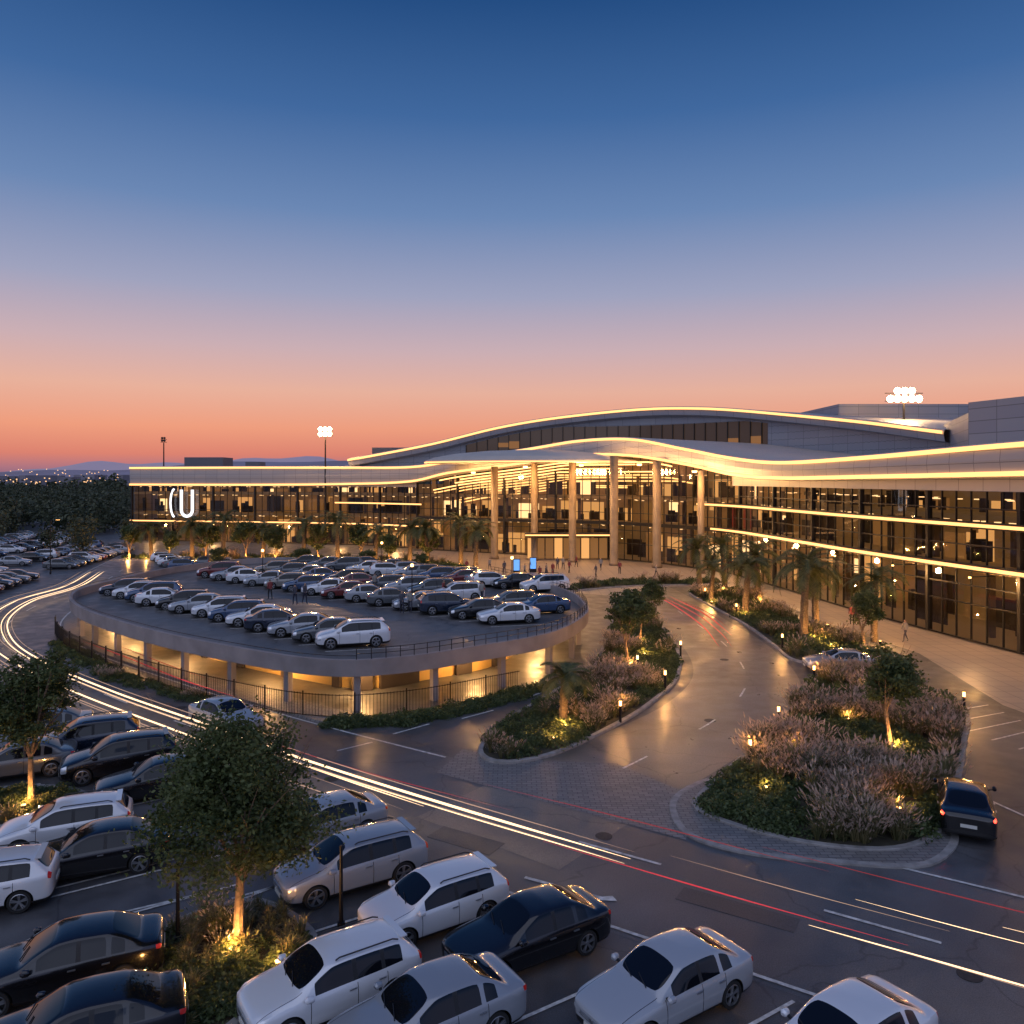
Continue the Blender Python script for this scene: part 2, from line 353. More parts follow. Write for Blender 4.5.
def tuft(h,n,spread,plume):
    Q=[];mi=[]
    for i in range(n):
        a=rng.uniform(0,6.283); d=np.array([math.cos(a),math.sin(a),0]); sd=np.array([-d[1],d[0],0]); hh=h*rng.uniform(.55,1.05); sp_=spread*rng.uniform(.2,1.1); w=.013
        b=d*rng.uniform(0,.08); m_=b+d*sp_*.4+np.array([0,0,hh*.7]); t=b+d*sp_+np.array([0,0,hh*rng.uniform(.7,.95)])
        Q.append([b-sd*w,b+sd*w,m_+sd*w,m_-sd*w]); mi.append(0)
        Q.append([m_-sd*w,m_+sd*w,t+sd*.003,t-sd*.003]); mi.append(0)
        if plume and i%5<3:
            dd=d*rng.uniform(.05,.16); e=t+dd+np.array([0,0,.17*rng.uniform(.3,1.2)]); 
            for ss in(sd,np.array([0,0,1.])):
                Q.append([t-ss*.004,t+(e-t)*.45+ss*.026,e,t+(e-t)*.45-ss*.026]); mi.append(1)
    return np.array(Q),np.array(mi)
def shrub(r,n):
    u=unit(n); u[:,2]=np.abs(u[:,2]); P=u*(r*rng.uniform(.5,1.05,n))[:,None]*np.array([1,1,.8])
    return leaf_quads(P,.045+.03*r,.6),np.full(n,2)
rng=np.random.default_rng(5)
TU=[tuft(.6,46,.42,False),tuft(.72,56,.5,True),tuft(.85,60,.55,True),tuft(.45,40,.35,False),tuft(.68,52,.5,True)]
SH=[shrub(.35,150),shrub(.45,210),shrub(.3,110)]
def inpoly(P,poly):
    x,y=P[:,0],P[:,1]; r=np.zeros(len(P),bool); n=len(poly)
    for i in range(n):
        x1,y1=poly[i];x2,y2=poly[(i+1)%n]
        c=((y1>y)!=(y2>y))&(x<(x2-x1)*(y-y1)/(y2-y1+1e-12)+x1); r^=c
    return r
def foliage(name,poly,density,shrubf=.35,parent=None,z=.14,scale=1.0,seed=1,plumef=.7):
    global rng
    rng=np.random.default_rng(seed)
    poly=np.array(poly); lo,hi=poly.min(0),poly.max(0); n=int((hi-lo).prod()*density)
    P=rng.uniform(lo,hi,(n,2)); P=P[inpoly(P,poly)]
    A=[];Mi=[]
    for p in P:
        zone=math.sin(p[0]*.8+seed)+math.sin(p[1]*.65+1.7*seed+p[0]*.3)+rng.normal()*.3
        if zone< -0.9+2.4*shrubf: t=SH[rng.integers(3)]
        else: t=TU[[1,2,4][rng.integers(3)]] if rng.random()<plumef else TU[[0,3][rng.integers(2)]]
        a=rng.uniform(0,6.283); s=scale*rng.uniform(.65,1.45); c_,s_=math.cos(a)*s,math.sin(a)*s
        Q=t[0]; X=Q[...,0]*c_-Q[...,1]*s_+p[0]; Y=Q[...,0]*s_+Q[...,1]*c_+p[1]; Z=Q[...,2]*s+z
        A.append(np.stack([X,Y,Z],-1)); Mi.append(t[1])
    V=np.concatenate(A); mi=np.concatenate(Mi)
    return mkobj(name,quads_np(name,V.reshape(-1,3),len(V),mi,[M['grass'],M['plume'],M['shrub']]),parent)
def offset_closed(C,d):
    n=normals(C,True)
    area=np.sum(C[:,0]*np.roll(C[:,1],-1)-np.roll(C[:,0],-1)*C[:,1])
    if area<0: n=-n
    return C[:,:2]+n*d
def bed(outline,density,seed,shrubf=.35,scale=1.0,kerbw=.22,plumef=.7):
    C,_=catmull(outline,.6,True); e=empty('planting_bed')
    z=lambda P,h:np.column_stack([P,np.full(len(P),h)])
    i_=offset_closed(C,-kerbw)
    loft('kerb',[z(C[:,:2],0),z(C[:,:2],.12),z(offset_closed(C,-.02),.14),z(i_,.14),z(i_,.05)],M['kerb'],e,closed=True)
    sheet('soil',[tuple(p) for p in offset_closed(C,-kerbw+.02)],.10,M['soil'],e)
    foliage('foliage',offset_closed(C,-kerbw-.2),density,shrubf,e,.1,scale,seed,plumef)
    return e
ISL_C=[(-1.55,36.5),(-.6,40.5),(2.07,46),(4.95,52),(7.2,61.7),(9.6,74.6),(11.8,80),(12.6,71.4),(12.3,60),(10.6,50.5),(7.6,43.9),(4.6,39.3),(1.8,35.9),(-.5,34.9)]
bed(ISL_C,6.5,3,.50,1.0,plumef=.55)
ISL_R=[(7.1,31.06),(9.9,35.3),(13.6,41),(17,47.2),(20.5,51.5),(24.3,49.5),(24.4,43.1),(21.3,37.5),(17.9,32.05),(15.2,28.2),(12.87,26.7),(10.35,27.0),(8.3,28.2),(7.0,29.7)]
bed(ISL_R,7,4,.36,1.15,plumef=.75)
Cc,_=catmull([(5.9,29.9),(6.5,31.6),(8.2,33.2),(10,33),(14,29),(15.6,28.0),(13.4,25.7),(10.3,25.9),(7.6,26.6),(6.1,27.9)],.5,True)
zz=lambda P,h:np.column_stack([P[:,:2],np.full(len(P),h)])
loft('corner_pavement',[zz(Cc,0),zz(Cc,.07),zz(offset_closed(Cc,-.25),.075)],M['kerb'],closed=True)
sheet('corner_paving',[tuple(p) for p in offset_closed(Cc,-.2)],.068,M['paver'])
bed([(19.2,87),(22,90.5),(25.4,87.5),(25.3,70.4),(26.4,61.7),(25.6,55.5),(22,53.4),(19.2,54.5),(19.4,60),(19.7,68),(19.2,78.7)],3.5,6,.55,1.25,plumef=.5)
bed([(-9.8,19.0),(-9.6,22.2),(-7.6,23.6),(-5.6,22.2),(-5.0,20.4),(-6.2,18.2),(-7.2,16.6),(-9,17)],11,8,.5,.85,plumef=.08)
bed([(-22,28.6),(-21,31.8),(-18,32.2),(-15.9,30.6),(-16.5,29.0),(-19,28.2)],9,9,.5,.85,plumef=.1)
bed([(-58,122),(-57,126),(-30,124),(-14,118),(-6,112),(-8,109),(-18,114),(-32,119)],1.6,10,.6,1.6,plumef=.3)
bed([(-40,103),(-41,106),(-24,106),(-8,97),(-7,94),(-20,100)],2.0,12,.6,1.4,plumef=.3)
bed([(3,86),(4,89),(12,96),(24,97),(25,94),(14,92)],2.0,13,.7,1.3,plumef=.3)
foliage('hedge',[(-9.6,39.9),(-9.8,41.0),(-6.2,41.4),(-2.2,44.2),(2.0,48.6),(2.8,48.0),(-1.4,43.0),(-5.2,40.3)],14,1.2,None,0,1.0,15)
foliage('hedge',[(-35,60.5),(-34,61.5),(-24.5,50.8),(-16,44.4),(-16.6,43.6),(-25.5,49.6)],10,1.2,None,0,.7,16)
# ---- uplighting + trees
spotme=MB(); spotme.tube([(0,0,0),(0,0,.22)],[.09,.11],10,0); spotme.tube([(0,0,.225),(0,0,.24)],[.08,.08],10,1)
SPOT=spotme.mesh('spot',[M['black'],M['lampw']])
LC=(1.0,.46,.12)
def uplight(x,y,p=60,z=.1,dx=.0,dy=-.45):
    o=mkobj('garden_spotlight',SPOT,None,(x+dx,y+dy,z))
    l=bpy.data.lights.new('lamp','POINT'); l.energy=p; l.color=LC; l.shadow_soft_size=.08
    mkobj('lamp',l,o,(0,0,.5)); return o
def tree(me,x,y,s=1,r=None,lp=60,name='street_tree',z=.1):
    mkobj(name,me,None,(x,y,z-.02),random.uniform(0,6.28) if r is None else r,s)
    if lp: uplight(x,y,lp,z,dx=random.uniform(-.5,.5) if name=='palm_tree' else 0,dy=(-1.0 if name=='palm_tree' else -.5)*max(s,1))
tree(T_near,-7.25,21.2,1,.4,120); tree(T_near2,-18.2,30.3,1,1.0,140)
tree(T_mid[0],17.4,36.8,1.0,None,170); tree(T_mid[1],7.55,52,1.05,None,190); tree(T_mid[2],25.4,57.6,.9,None,60)
tree(T_mid[0],9.6,60,.8,None,90); tree(T_mid[1],11.6,66,.8,None,0); tree(T_mid[2],20.6,42.5,.6,None,0)
tree(PALM_S,2.6,40.6,1.15,None,130,'palm_tree')
for i,(x,y,s) in enumerate([(20.4,87,1.5),(21.3,73,1.5),(22.6,62,1.5),(24.6,80,1.5),(25.8,68,1.5),(27.6,61,1.25),(23.4,88,1.5),(19.9,80,1.2)]):
    tree(PALM[i%3],x,y,s,None,300 if i%2==0 else 200,'palm_tree')
for i in range(18):
    t=i/17; x=-58+50*t+random.uniform(-1,1); y=124-10*t+random.uniform(-1.5,1.5)
    if i%2: tree(PALM[i%3],x,y,1.6,None,320,'palm_tree')
    else: tree(T_far[i%3],x,y,random.uniform(.75,.95),None,380)
for x,y in [(-5,110),(-12,114)]: tree(PALM[0],x,y,1.6,None,320,'palm_tree')
for x,y in [(-38,104.5),(-27,104),(-18,101),(-11,97)]: tree(T_far[1],x,y,.55,None,120)
def forest(name,pts,r0,h0,nl,ls,seed):
    global rng
    rng=np.random.default_rng(seed); P=[]
    for x,y in pts:
        h=h0*rng.uniform(.6,1.2); r=r0*rng.uniform(.8,1.2); ncl=14
        u=unit(ncl); c=u*np.array([r,r,h*.38])*rng.uniform(.5,1,(ncl,1))+np.array([x,y,h*.58])
        for k in c: P.append(k+rng.normal(size=(nl//ncl,3))*r*.25)
        P.append(np.column_stack([np.full(12,x)+rng.normal(size=12)*.2,np.full(12,y),np.linspace(0,h*.4,12)]))
    Q=leaf_quads(np.concatenate(P),ls,.7)
    return mkobj(name,quads_np(name,Q.reshape(-1,3),len(Q),np.zeros(len(Q)),[M['leafd']]))
pts=[]
while len(pts)<200:
    y=random.uniform(165,430); u=random.uniform(-590,-378); x=u*y/800
    if y<200 and x>-92: continue
    pts.append((x,y))
forest('distant_trees',pts,3.8,7.8,340,.42,41)
forest('distant_trees',[(-66,122),(-69,128),(-78,116),(-88,118),(-86,132),(-72,150),(-80,150),(-79,138),(-92,142)],2.2,6.5,420,.28,42)
forest('distant_trees',[(random.uniform(-420,300),random.uniform(440,600)) for i in range(260)],7,9.5,180,1.2,43)
# hills
NX=90
def ridge(y,h,seed):
    r=[]
    for i in range(NX+1):
        x=-2600+5200*i/NX; z=h*(.55+.25*math.sin(x*.0021+seed)+.12*math.sin(x*.0067+seed*2)+.06*math.sin(x*.019+seed*3)); r.append((x,y,max(z,2)))
    return r
r1=[(x,y,0) for x,y,z in ridge(1250,0,1)]; r2=ridge(1600,52,2.2); r3=[(x,y,0) for x,y,z in ridge(2400,0,1)]
HM=mat('hazy_hills',(.10,.11,.16),.95,noise=(.01,.3),emit=(.20,.17,.27),es=.30)  # atmospheric haze put in as a faint glow of the surface
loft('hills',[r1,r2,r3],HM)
r1=[(x,y,0) for x,y,z in ridge(3000,0,1)]; r2=ridge(3600,120,4.0); HM2=mat('far_hills',(.15,.15,.22),.95,emit=(.30,.24,.33),es=.55)  # far ridge: stronger emission, again painted haze
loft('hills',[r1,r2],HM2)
tl=MB()
for i in range(420):
    y=random.uniform(450,1560); x=random.uniform(-.70,-.3)*y; z=random.uniform(8,13)+max(0,(y-1250)*.06); s=.22+y*.0006
    tl.box((x,y,z),(s,s,s),0)
tl.obj('distant_town_lights',[emis('town_light',(1,.55,.25),2)])
tb=MB()
for i in range(180):
    y=random.uniform(620,1240); x=random.uniform(-.72,-.3)*y; h=random.uniform(6,16); tb.box((x,y,h/2),(random.uniform(10,26),random.uniform(10,20),h),0,random.uniform(0,3))
tb.obj('distant_town_buildings',[mat('town_wall',(.24,.22,.25),.8,noise=(.02,.4))])
# ---------------------------------------------------------------- shopping centre
SC=empty('shopping_centre')
CT=[(-76,160,14.5,11.2,.6),(-50,154.5,14.5,11.2,.6),(-30,149,14.4,11.4,.8),(-17,141,14.4,11.9,1.5),(-8,135,15.2,13.4,4),(2,130,16.6,14.6,5),(12,125.5,17.9,15.9,6),(20,118.5,18.1,15.8,4),(25.5,110,16.4,14.4,2),(28.8,101,15.0,13.0,1.2),(30.6,89,14.2,12.5,1),(32.6,73,14.3,12.6,1),(36,56.5,14.8,12.8,1),(39.5,43,15.1,13,1),(44,30,15.3,13.2,1)]
F,FS=catmull(CT,.75); FN=normals(F); zT,zB,of=F[:,2],F[:,3],F[:,4]
iL=np.argmax(F[:,0]>-17); iR=np.argmax((F[:,0]>28)&(F[:,1]<103)); 
A=lambda a,b:(F[a:b],FN[a:b])
loft('roof_band',[row(F,FN,of*.2,zB-.25),row(F,FN,of-.15,zB-.25),row(F,FN,of,zB-.1),row(F,FN,of+.12,(zB+zT)/2),row(F,FN,of,zT+.1),row(F,FN,of-.25,zT+.3),row(F,FN,-24,zT+.3)],M['panel'],SC,s=FS)
for nm,z0 in(('led_strip_upper',zT),('led_strip_lower',zB)):
    loft(nm,[row(F,FN,of+.05,z0-.17),row(F,FN,of+.24,z0-.17),row(F,FN,of+.24,z0+.17),row(F,FN,of+.05,z0+.17)],M['strip'],SC)
for a,b,zg in((0,iL+1,10.9),(iR,len(F),11.5)):
    C,N=A(a,b); loft('fascia',[row(C,N,.25,zg),row(C,N,.25,zB[a:b]-.2)],M['panel'],SC,s=FS[a:b]); loft('soffit',[row(C,N,-.4,zg),row(C,N,.25,zg)],M['white'],SC)
ztop=np.where((np.arange(len(F))>=iL)&(np.arange(len(F))<=iR),zB-.2,np.where(np.arange(len(F))<iL,10.95,11.55))
loft('glazing',[row(F,FN,0,.15),row(F,FN,0,ztop)],M['glass'],SC)
fr=MB()
for i in range(0,len(F),2):
    x,y=F[i,:2]; a=math.atan2(FN[i,1],FN[i,0]); big=(i%12==0)
    fr.box((x,y,ztop[i]/2+.08),(.16 if not big else .45,.06 if not big else .28,ztop[i]-.16),0,a)
def rail(a,b,z,h=.1,d=.16,m=0,fr=fr):
    for i in range(a,b-1,2):
        j=min(i+2,b-1); fr.beam((F[i,0]+FN[i,0]*.03,F[i,1]+FN[i,1]*.03,z),(F[j,0]+FN[j,0]*.03,F[j,1]+FN[j,1]*.03,z),d,h,m)
for z in(.15,2.6,4.6,7.2,9.8): rail(iL,iR,z)
rail(iL,iR,5.6,.5,.3); rail(iL,iR,12.2)
for z in(.15,2.9,4.3,7.4,10.2): rail(iR,len(F),z)
for z in(.15,2.6,6.3): rail(0,iL,z)
fr.obj('window_frames',[M['dark']],SC)
def ledge(a,b,z,h=.5,o=.55):
    C,N=A(a,b); loft('floor_band',[row(C,N,-.1,z-h/2),row(C,N,o,z-h/2),row(C,N,o,z+h/2),row(C,N,-.1,z+h/2)],M['dark'],SC)
    loft('led_strip',[row(C,N,o+.02,z-.12),row(C,N,o+.14,z-.12),row(C,N,o+.14,z+.12),row(C,N,o+.02,z+.12)],M['strip'],SC)
ledge(iR-6,len(F),5.75); ledge(iR-10,len(F),8.95); ledge(0,iL+4,4.05); 
i32=np.argmax(F[:,0]>-33); ledge(i32,iL+3,7.9,.3)
for z in(5.3,9.3):
    loft('interior_floor',[row(F,FN,-8,z),row(F,FN,-.25,z),row(F,FN,-.25,z+.4),row(F,FN,-8,z+.4)],M['slab'],SC)
loft('glowing_interior_wall',[row(F,FN,-8,0),row(F,FN,-8,ztop+.4)],mat('glowing_interior_wall',(.22,.13,.07),.8,emit=WARM,es=.10,noise=(.3,.5)),SC)  # dim warm glow put into the wall to imitate lit shops
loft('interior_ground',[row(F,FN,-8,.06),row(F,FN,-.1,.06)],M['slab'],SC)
ip=MB(); random.seed(11)
for lev,(z0,z1) in enumerate(((.1,5.2),(5.8,9.2),(9.8,13))):
    i=0
    while i<len(F)-8:
        w=random.choice([2,3,4,5,6]); j=min(i+w,len(F)-1)
        cen=iL<=i<iR
        zt=min(z1,10.9) if (lev==2 and not cen) else z1
        r=random.random(); dep=-random.uniform(2.5,7.6)
        if cen: m_=0 if r<.20 else 1 if r<.58 else 2 if r<.74 else 3 if r<.97 else 4
        else: m_=0 if r<.28 else 1 if r<.54 else 2 if r<.60 else 3
        hh=z0+random.uniform(.45,.9)*(zt-z0)
        P=[F[k,:2]+FN[k,:2]*dep for k in(i,max(i+1,j-1))]
        ip.beam((*P[0],(z0+hh)/2),(*P[1],(z0+hh)/2),.15,hh-z0,m_)
        if m_ in(1,2):
            for q_ in range(4):
                k=random.randint(i,max(i,j-1)); q=F[k,:2]+FN[k,:2]*(dep+.6); hq=random.uniform(.8,2.2); ip.box((q[0],q[1],z0+hq/2),(random.uniform(.3,1.2),.4,hq),3,random.uniform(0,3))
        if random.random()<.9:
            for k in range(i,j,2):
                q=F[k,:2]-FN[k,:2]*random.uniform(1.2,5); ip.box((q[0],q[1],zt-.12),(.35,.35,.08),2)
        if random.random()<.4:
            q=F[i,:2]-FN[i,:2]*2.5; ip.box((q[0],q[1],(z0+zt)/2),(.45,.45,zt-z0),6)
        i=j
ip.obj('shop_interiors',[M['i0'],M['i1'],M['i2'],M['i3'],M['i4'],M['i5'],M['column']],SC)
cb=MB()
a0,b0=iL+3,iR-14
for k in range(10):
    o_=3.5-k*1.15; zo=-.75-k*.40; a=a0+6+int(6*math.sin(k*1.3)); b=b0-8+int(8*math.cos(k*1.9)); 
    C=F[a:b];N=FN[a:b]; t=np.linspace(0,1,len(C)); oo=o_*np.sin(np.clip(t,0.05,.95)*math.pi)**.3 if o_>0 else o_
    R=row(C,N,oo,np.minimum(C[:,3]+zo,C[:,3].mean()+zo+.6))
    for i in range(0,len(R)-2,2): cb.beam(tuple(R[i]),tuple(R[i+2]),.24,.17,0)
cb.obj('canopy_light_bars',[M['stripw']],SC)
cx,cy,ax_,ay_=2.5,123.5,16.5,7.0
def ell(s,z):
    t=np.linspace(0,2*math.pi,72,endpoint=False); rot=-.22
    x=np.cos(t)*ax_*s; y=np.sin(t)*ay_*s
    return np.column_stack([cx+x*math.cos(rot)-y*math.sin(rot),cy+x*math.sin(rot)+y*math.cos(rot),np.full(72,z)])
loft('entrance_canopy',[ell(.05,14.9),ell(.97,14.75),ell(1.0,14.9),ell(1.0,15.2),ell(.9,15.75),ell(.7,16.3),ell(.4,16.7),ell(.03,16.85)],M['white'],SC,closed=True)
loft('canopy_edge_strip',[ell(1.003,14.82),ell(1.012,14.82),ell(1.012,15.02),ell(1.003,15.02)],M['strip'],SC,closed=True)
def lamp(nm,x,y,z,e,r=.3,par=None):
    l=bpy.data.lights.new(nm,'POINT'); l.energy=e; l.color=(1,.52,.18); l.shadow_soft_size=r; mkobj(nm,l,par,(x,y,z))
cl=MB(); dl=MB()
for x,y,r in[(20.2,111.5,.6),(14.6,114.5,.6),(9.0,119,.55),(3.4,121.5,.5),(-2.7,123.5,.55),(24.8,105,.45)]:
    i=np.argmin((F[:,0]-x)**2+(F[:,1]-y)**2); zt=F[i,3]-.2
    cl.tube([(x,y,0),(x,y,.4),(x,y,.45),(x,y,zt)],[r*1.25,r*1.25,r,r],16,0)
cl.obj('entrance_columns',[M['column']],SC,smooth=True)
for x,y,z in[(17.5,110,14.2),(10,115.5,14.2),(2,119,14.0),(-6,124,13.2),(23.5,103,13.2)]:
    dl.tube([(x,y,z),(x,y,z+.25)],[.3,.35],12,0); lamp('canopy_downlight',x,y,z-.5,2600,.5,SC)
for i in range(iR+4,len(F)-4,11):
    x,y=F[i,:2]+FN[i,:2]*2.2; 
    dl.beam((F[i,0],F[i,1],5.3),(x,y,5.3),.08,.08,1); dl.tube([(x,y,5.2),(x,y,5.3)],[.09,.09],10,0); lamp('facade_spill_lamp',x,y,4.7,750,.25,SC)  # added lamps on brackets, standing in for the strips' warm spill
for i in range(8,iL,18):
    x,y=F[i,:2]+FN[i,:2]*2.2; dl.beam((F[i,0],F[i,1],3.6),(x,y,3.6),.08,.08,1); dl.tube([(x,y,3.45),(x,y,3.6)],[.12,.12],10,0); lamp('facade_spill_lamp',x,y,3.0,800,.25,SC)  # left wing: the same added spill lamps
dl.obj('downlight_spill_lamp_fittings',[M['lampw'],M['black']],SC)  # canopy downlights together with the added spill lamps and brackets
eb=MB()
eb.box((8.5,121.8,3.9),(13,3.0,.5),1); eb.box((8.5,120.2,3.9),(13,.12,.2),0)
for k in range(9): eb.box((3.0+k*1.37,122.5,1.75),(1.2,.1,3.1),2 if k%3 else 3); eb.box((3.0+k*1.37+.68,122.3,1.75),(.1,.2,3.3),1)
eb.obj('entrance_portal',[M['strip'],M['dark'],M['i0'],M['i1']],SC)
UP=[(-30,153,16.0),(-28,152,16.4),(-15,150,18.8),(-2.2,148,21.8),(8.9,146,23.5),(22.7,142,24.6),(33,135,24.2),(43,125,22.5),(49,110,20.3),(52.6,95,18)]
U,US=catmull(UP,1.0); UN=normals(U); uz=U[:,2]
loft('arched_roof',[row(U,UN,0,uz-1.5),row(U,UN,1.4,uz-1.2),row(U,UN,1.6,uz-.2),row(U,UN,1.4,uz+.25),row(U,UN,-22,uz+.6)],M['panelup'],SC,s=US)
loft('led_strip_arch',[row(U,UN,1.6,uz-.28),row(U,UN,1.78,uz-.28),row(U,UN,1.78,uz+.08),row(U,UN,1.6,uz+.08)],M['strip'],SC)
loft('upper_wall',[row(U,UN,0,12),row(U,UN,0,uz-1.4)],M['panelup'],SC,s=US)
ua=np.argmax(U[:,0]>-9); ub=np.argmax(U[:,0]>41)
wz=np.minimum(uz-1.7,21.8)
loft('clerestory_backing',[row(U[ua:ub],UN[ua:ub],.06,16.5),row(U[ua:ub],UN[ua:ub],.06,wz[ua:ub])],mat('clerestory_dark',(.05,.04,.035),.08,emit=WARM,es=.03),SC)
cf=MB()
for i in range(ua,ub,2):
    cf.box((U[i,0]+UN[i,0]*.15,U[i,1]+UN[i,1]*.15,(16.5+wz[i])/2),(.25,.12,wz[i]-16.5),0,math.atan2(UN[i,1],UN[i,0]))
    if random.random()<.3 and i<ub-3: cf.beam((U[i,0]+UN[i,0]*.1,U[i,1]+UN[i,1]*.1,18.6),(U[i+2,0]+UN[i+2,0]*.1,U[i+2,1]+UN[i+2,1]*.1,18.6),.06,random.uniform(.5,1.6),1)
cf.obj('clerestory_frames',[M['dark'],M['i0']],SC)
def wallbox(name,pts,z0,z1,mt):
    P=np.array(pts+[pts[0]],float); s=np.r_[0,np.cumsum(np.linalg.norm(np.diff(P,axis=0),axis=1))]
    loft(name,[np.column_stack([P,np.full(len(P),z0)]),np.column_stack([P,np.full(len(P),z1)])],mt,SC,s=s)
    sheet(name+'_roof',pts,z1,mt,SC)
wallbox('rear_block',[(49,120),(100,120),(100,150),(49,150)],10,23.6,M['panelup'])
wallbox('right_block',[(40.5,71),(46,50),(75,50),(75,100),(54,100),(46,80)],12,19.2,M['panelup'])
PLT=mat('plant_louvres',(.12,.12,.14),.6)
wallbox('plant_room',[(-28,160),(-20,160),(-20,168),(-28,168)],13,18.6,PLT)
wallbox('plant_room',[(-68,166),(-60,166),(-60,172),(-68,172)],13,16.8,PLT)
wallbox('plant_room',[(-56,168),(-53,168),(-53,172),(-56,172)],13,15.9,PLT)
wallbox('end_wall',[(-76,160.2),(-76,185),(-75.5,185),(-75.5,160.2)],0,14.6,M['panel'])
sg=MB(); 
i=np.argmin(abs(F[:,0]+63.5)); c=Vector((F[i,0]+FN[i,0]*.8,F[i,1]+FN[i,1]*.8,7.6)); t=Vector((-FN[i,1],FN[i,0],0)); 
pts=[c+t*-1.2+Vector((0,0,2.6))]+[c+t*(-1.2*math.cos(a))+Vector((0,0,-1.4-1.2*math.sin(a))) for a in np.linspace(0,math.pi,9)]+[c+t*1.2+Vector((0,0,2.6))]
sg.tube([tuple(p) for p in pts],.3,6,0)
pts=[c+t*(-2.6-1.0*math.sin(a))+Vector((0,0,2.8*math.cos(a))) for a in np.linspace(.2,math.pi-.2,9)]
sg.tube([tuple(p) for p in pts],.2,6,0)
sg.obj('illuminated_sign',[M['i5']],SC)
# ---------------------------------------------------------------- parking deck
PD=empty('parking_deck')
DK,_=catmull([(-37.8,76),(-37.3,68),(-32.3,59.8),(-23.1,51),(-14.6,44.9),(-9.6,42.5),(-6,43.2),(-2.4,45.7),(2.4,50),(5.2,56.7),(5.7,62.3),(4.8,69),(1,77),(-6,87),(-18,95),(-30,97),(-36.5,88)],.8,True)
DZ=lambda o,z:np.column_stack([offset_closed(DK,o),np.full(len(DK),z)])
loft('parapet',[DZ(-.3,1.95),DZ(0,1.95),DZ(.04,2.85),DZ(-.22,2.85),DZ(-.22,2.2)],M['conc'],PD,closed=True)
sheet('deck_floor',[tuple(p) for p in offset_closed(DK,-.1)],2.2,M['concdeck'],PD)
sheet('deck_soffit',[tuple(p) for p in offset_closed(DK,-.1)],1.97,M['conc'],PD)
loft('inner_wall',[DZ(-4.8,0),DZ(-4.8,1.96)],M['plaster'],PD,closed=True)
pc=MB(); D1=offset_closed(DK,-.7); D3=offset_closed(DK,-3.4); DO=offset_closed(DK,1.0); dn=normals(DK,True); D5=offset_closed(DK,-4.7)
random.seed(4)
for i in range(0,len(DK),6):
    pc.box((D1[i,0],D1[i,1],.975),(.35,.35,1.95),0,math.atan2(dn[i,1],dn[i,0]))
    pc.box((D5[i,0],D5[i,1],.9),(.3,random.choice([.6,1.2,2.6]),1.78),1,math.atan2(dn[i,1],dn[i,0]))
pc.obj('deck_columns',[M['conc'],M['i3']],PD)
lt=MB()
for i in range(0,len(DK),6):
    if D3[i,1]>75: continue
    j=(i+2)%len(DK); lt.beam((*D3[i],1.90),(*D3[j],1.90),.14,.06,0)
    if i%12==0: lamp('deck_lamp',D3[i,0],D3[i,1],1.45,480,.2,PD)
lt.obj('deck_light_fittings',[emis('deck_tube',(1,.6,.22),6)],PD)
rl=MB(); DR=offset_closed(DK,-.1)
for i in range(len(DK)):
    j=(i+1)%len(DK)
    if DR[i,0]>-9 and DR[i,1]<82:
        rl.box((*DR[i],3.15),(.04,.04,.6),0)
    if DR[i,1]<82:
        for z in((3.15,3.43) if DR[i,0]>-9 else (3.05,)): rl.beam((*DR[i],z),(*DR[j],z),.03,.03,0)
rl.obj('parapet_railing',[M['black']],PD)
fe=MB()
for i in range(len(DK)):
    j=(i+1)%len(DK)
    if DO[i,1]>66 or (DO[i,0]>0): continue
    for z in(.15,1.25): fe.beam((*DO[i],z),(*DO[j],z),.03,.04,0)
    for t in np.linspace(0,1,6)[:-1]:
        p=DO[i]*(1-t)+DO[j]*t; fe.box((p[0],p[1],.68),(.022,.022,1.25),0)
    if i%3==0: fe.box((*DO[i],.7),(.07,.07,1.4),0)
fe.obj('metal_fence',[M['black']])
# ---------------------------------------------------------------- cars
def paint():
    m=mat('car_paint',(.5,.5,.5),.22,metal=.15,coat=1.0); nt=m.node_tree; b=nt.nodes['Principled BSDF']; L=nt.links
    b.inputs['Coat Roughness'].default_value=.03
    oi=nt.nodes.new('ShaderNodeObjectInfo'); tc=nt.nodes.new('ShaderNodeTexCoord'); sp=nt.nodes.new('ShaderNodeSeparateXYZ'); L.new(tc.outputs['Object'],sp.inputs[0])
    def mth(op,a,b_=None):
        k=nt.nodes.new('ShaderNodeMath'); k.operation=op
        for i_,q in enumerate((a,b_)):
            if q is None: continue
            if isinstance(q,(int,float)): k.inputs[i_].default_value=q
            else: L.new(q,k.inputs[i_])
        return k.outputs[0]
    seam=None
    for x0 in(.80,-.36,-1.14):
        s_=mth('LESS_THAN',mth('ABSOLUTE',mth('SUBTRACT',sp.outputs['X'],x0)),.008)
        seam=s_ if seam is None else mth('MAXIMUM',seam,s_)
    zr=mth('MULTIPLY',mth('GREATER_THAN',sp.outputs['Z'],.30),mth('LESS_THAN',sp.outputs['Z'],.93))
    seam=mth('MULTIPLY',mth('MULTIPLY',seam,zr),mth('GREATER_THAN',mth('ABSOLUTE',sp.outputs['Y']),.7))
    hood=mth('MULTIPLY',mth('LESS_THAN',mth('ABSOLUTE',mth('SUBTRACT',mth('ABSOLUTE',sp.outputs['Y']),.70)),.007),mth('MULTIPLY',mth('GREATER_THAN',sp.outputs['X'],.95),mth('GREATER_THAN',sp.outputs['Z'],.6)))
    seam=mth('MAXIMUM',seam,hood)
    mx=nt.nodes.new('ShaderNodeMixRGB'); L.new(seam,mx.inputs[0]); L.new(oi.outputs['Color'],mx.inputs[1]); mx.inputs[2].default_value=(.01,.01,.01,1)
    L.new(mx.outputs[0],b.inputs['Base Color']); return m
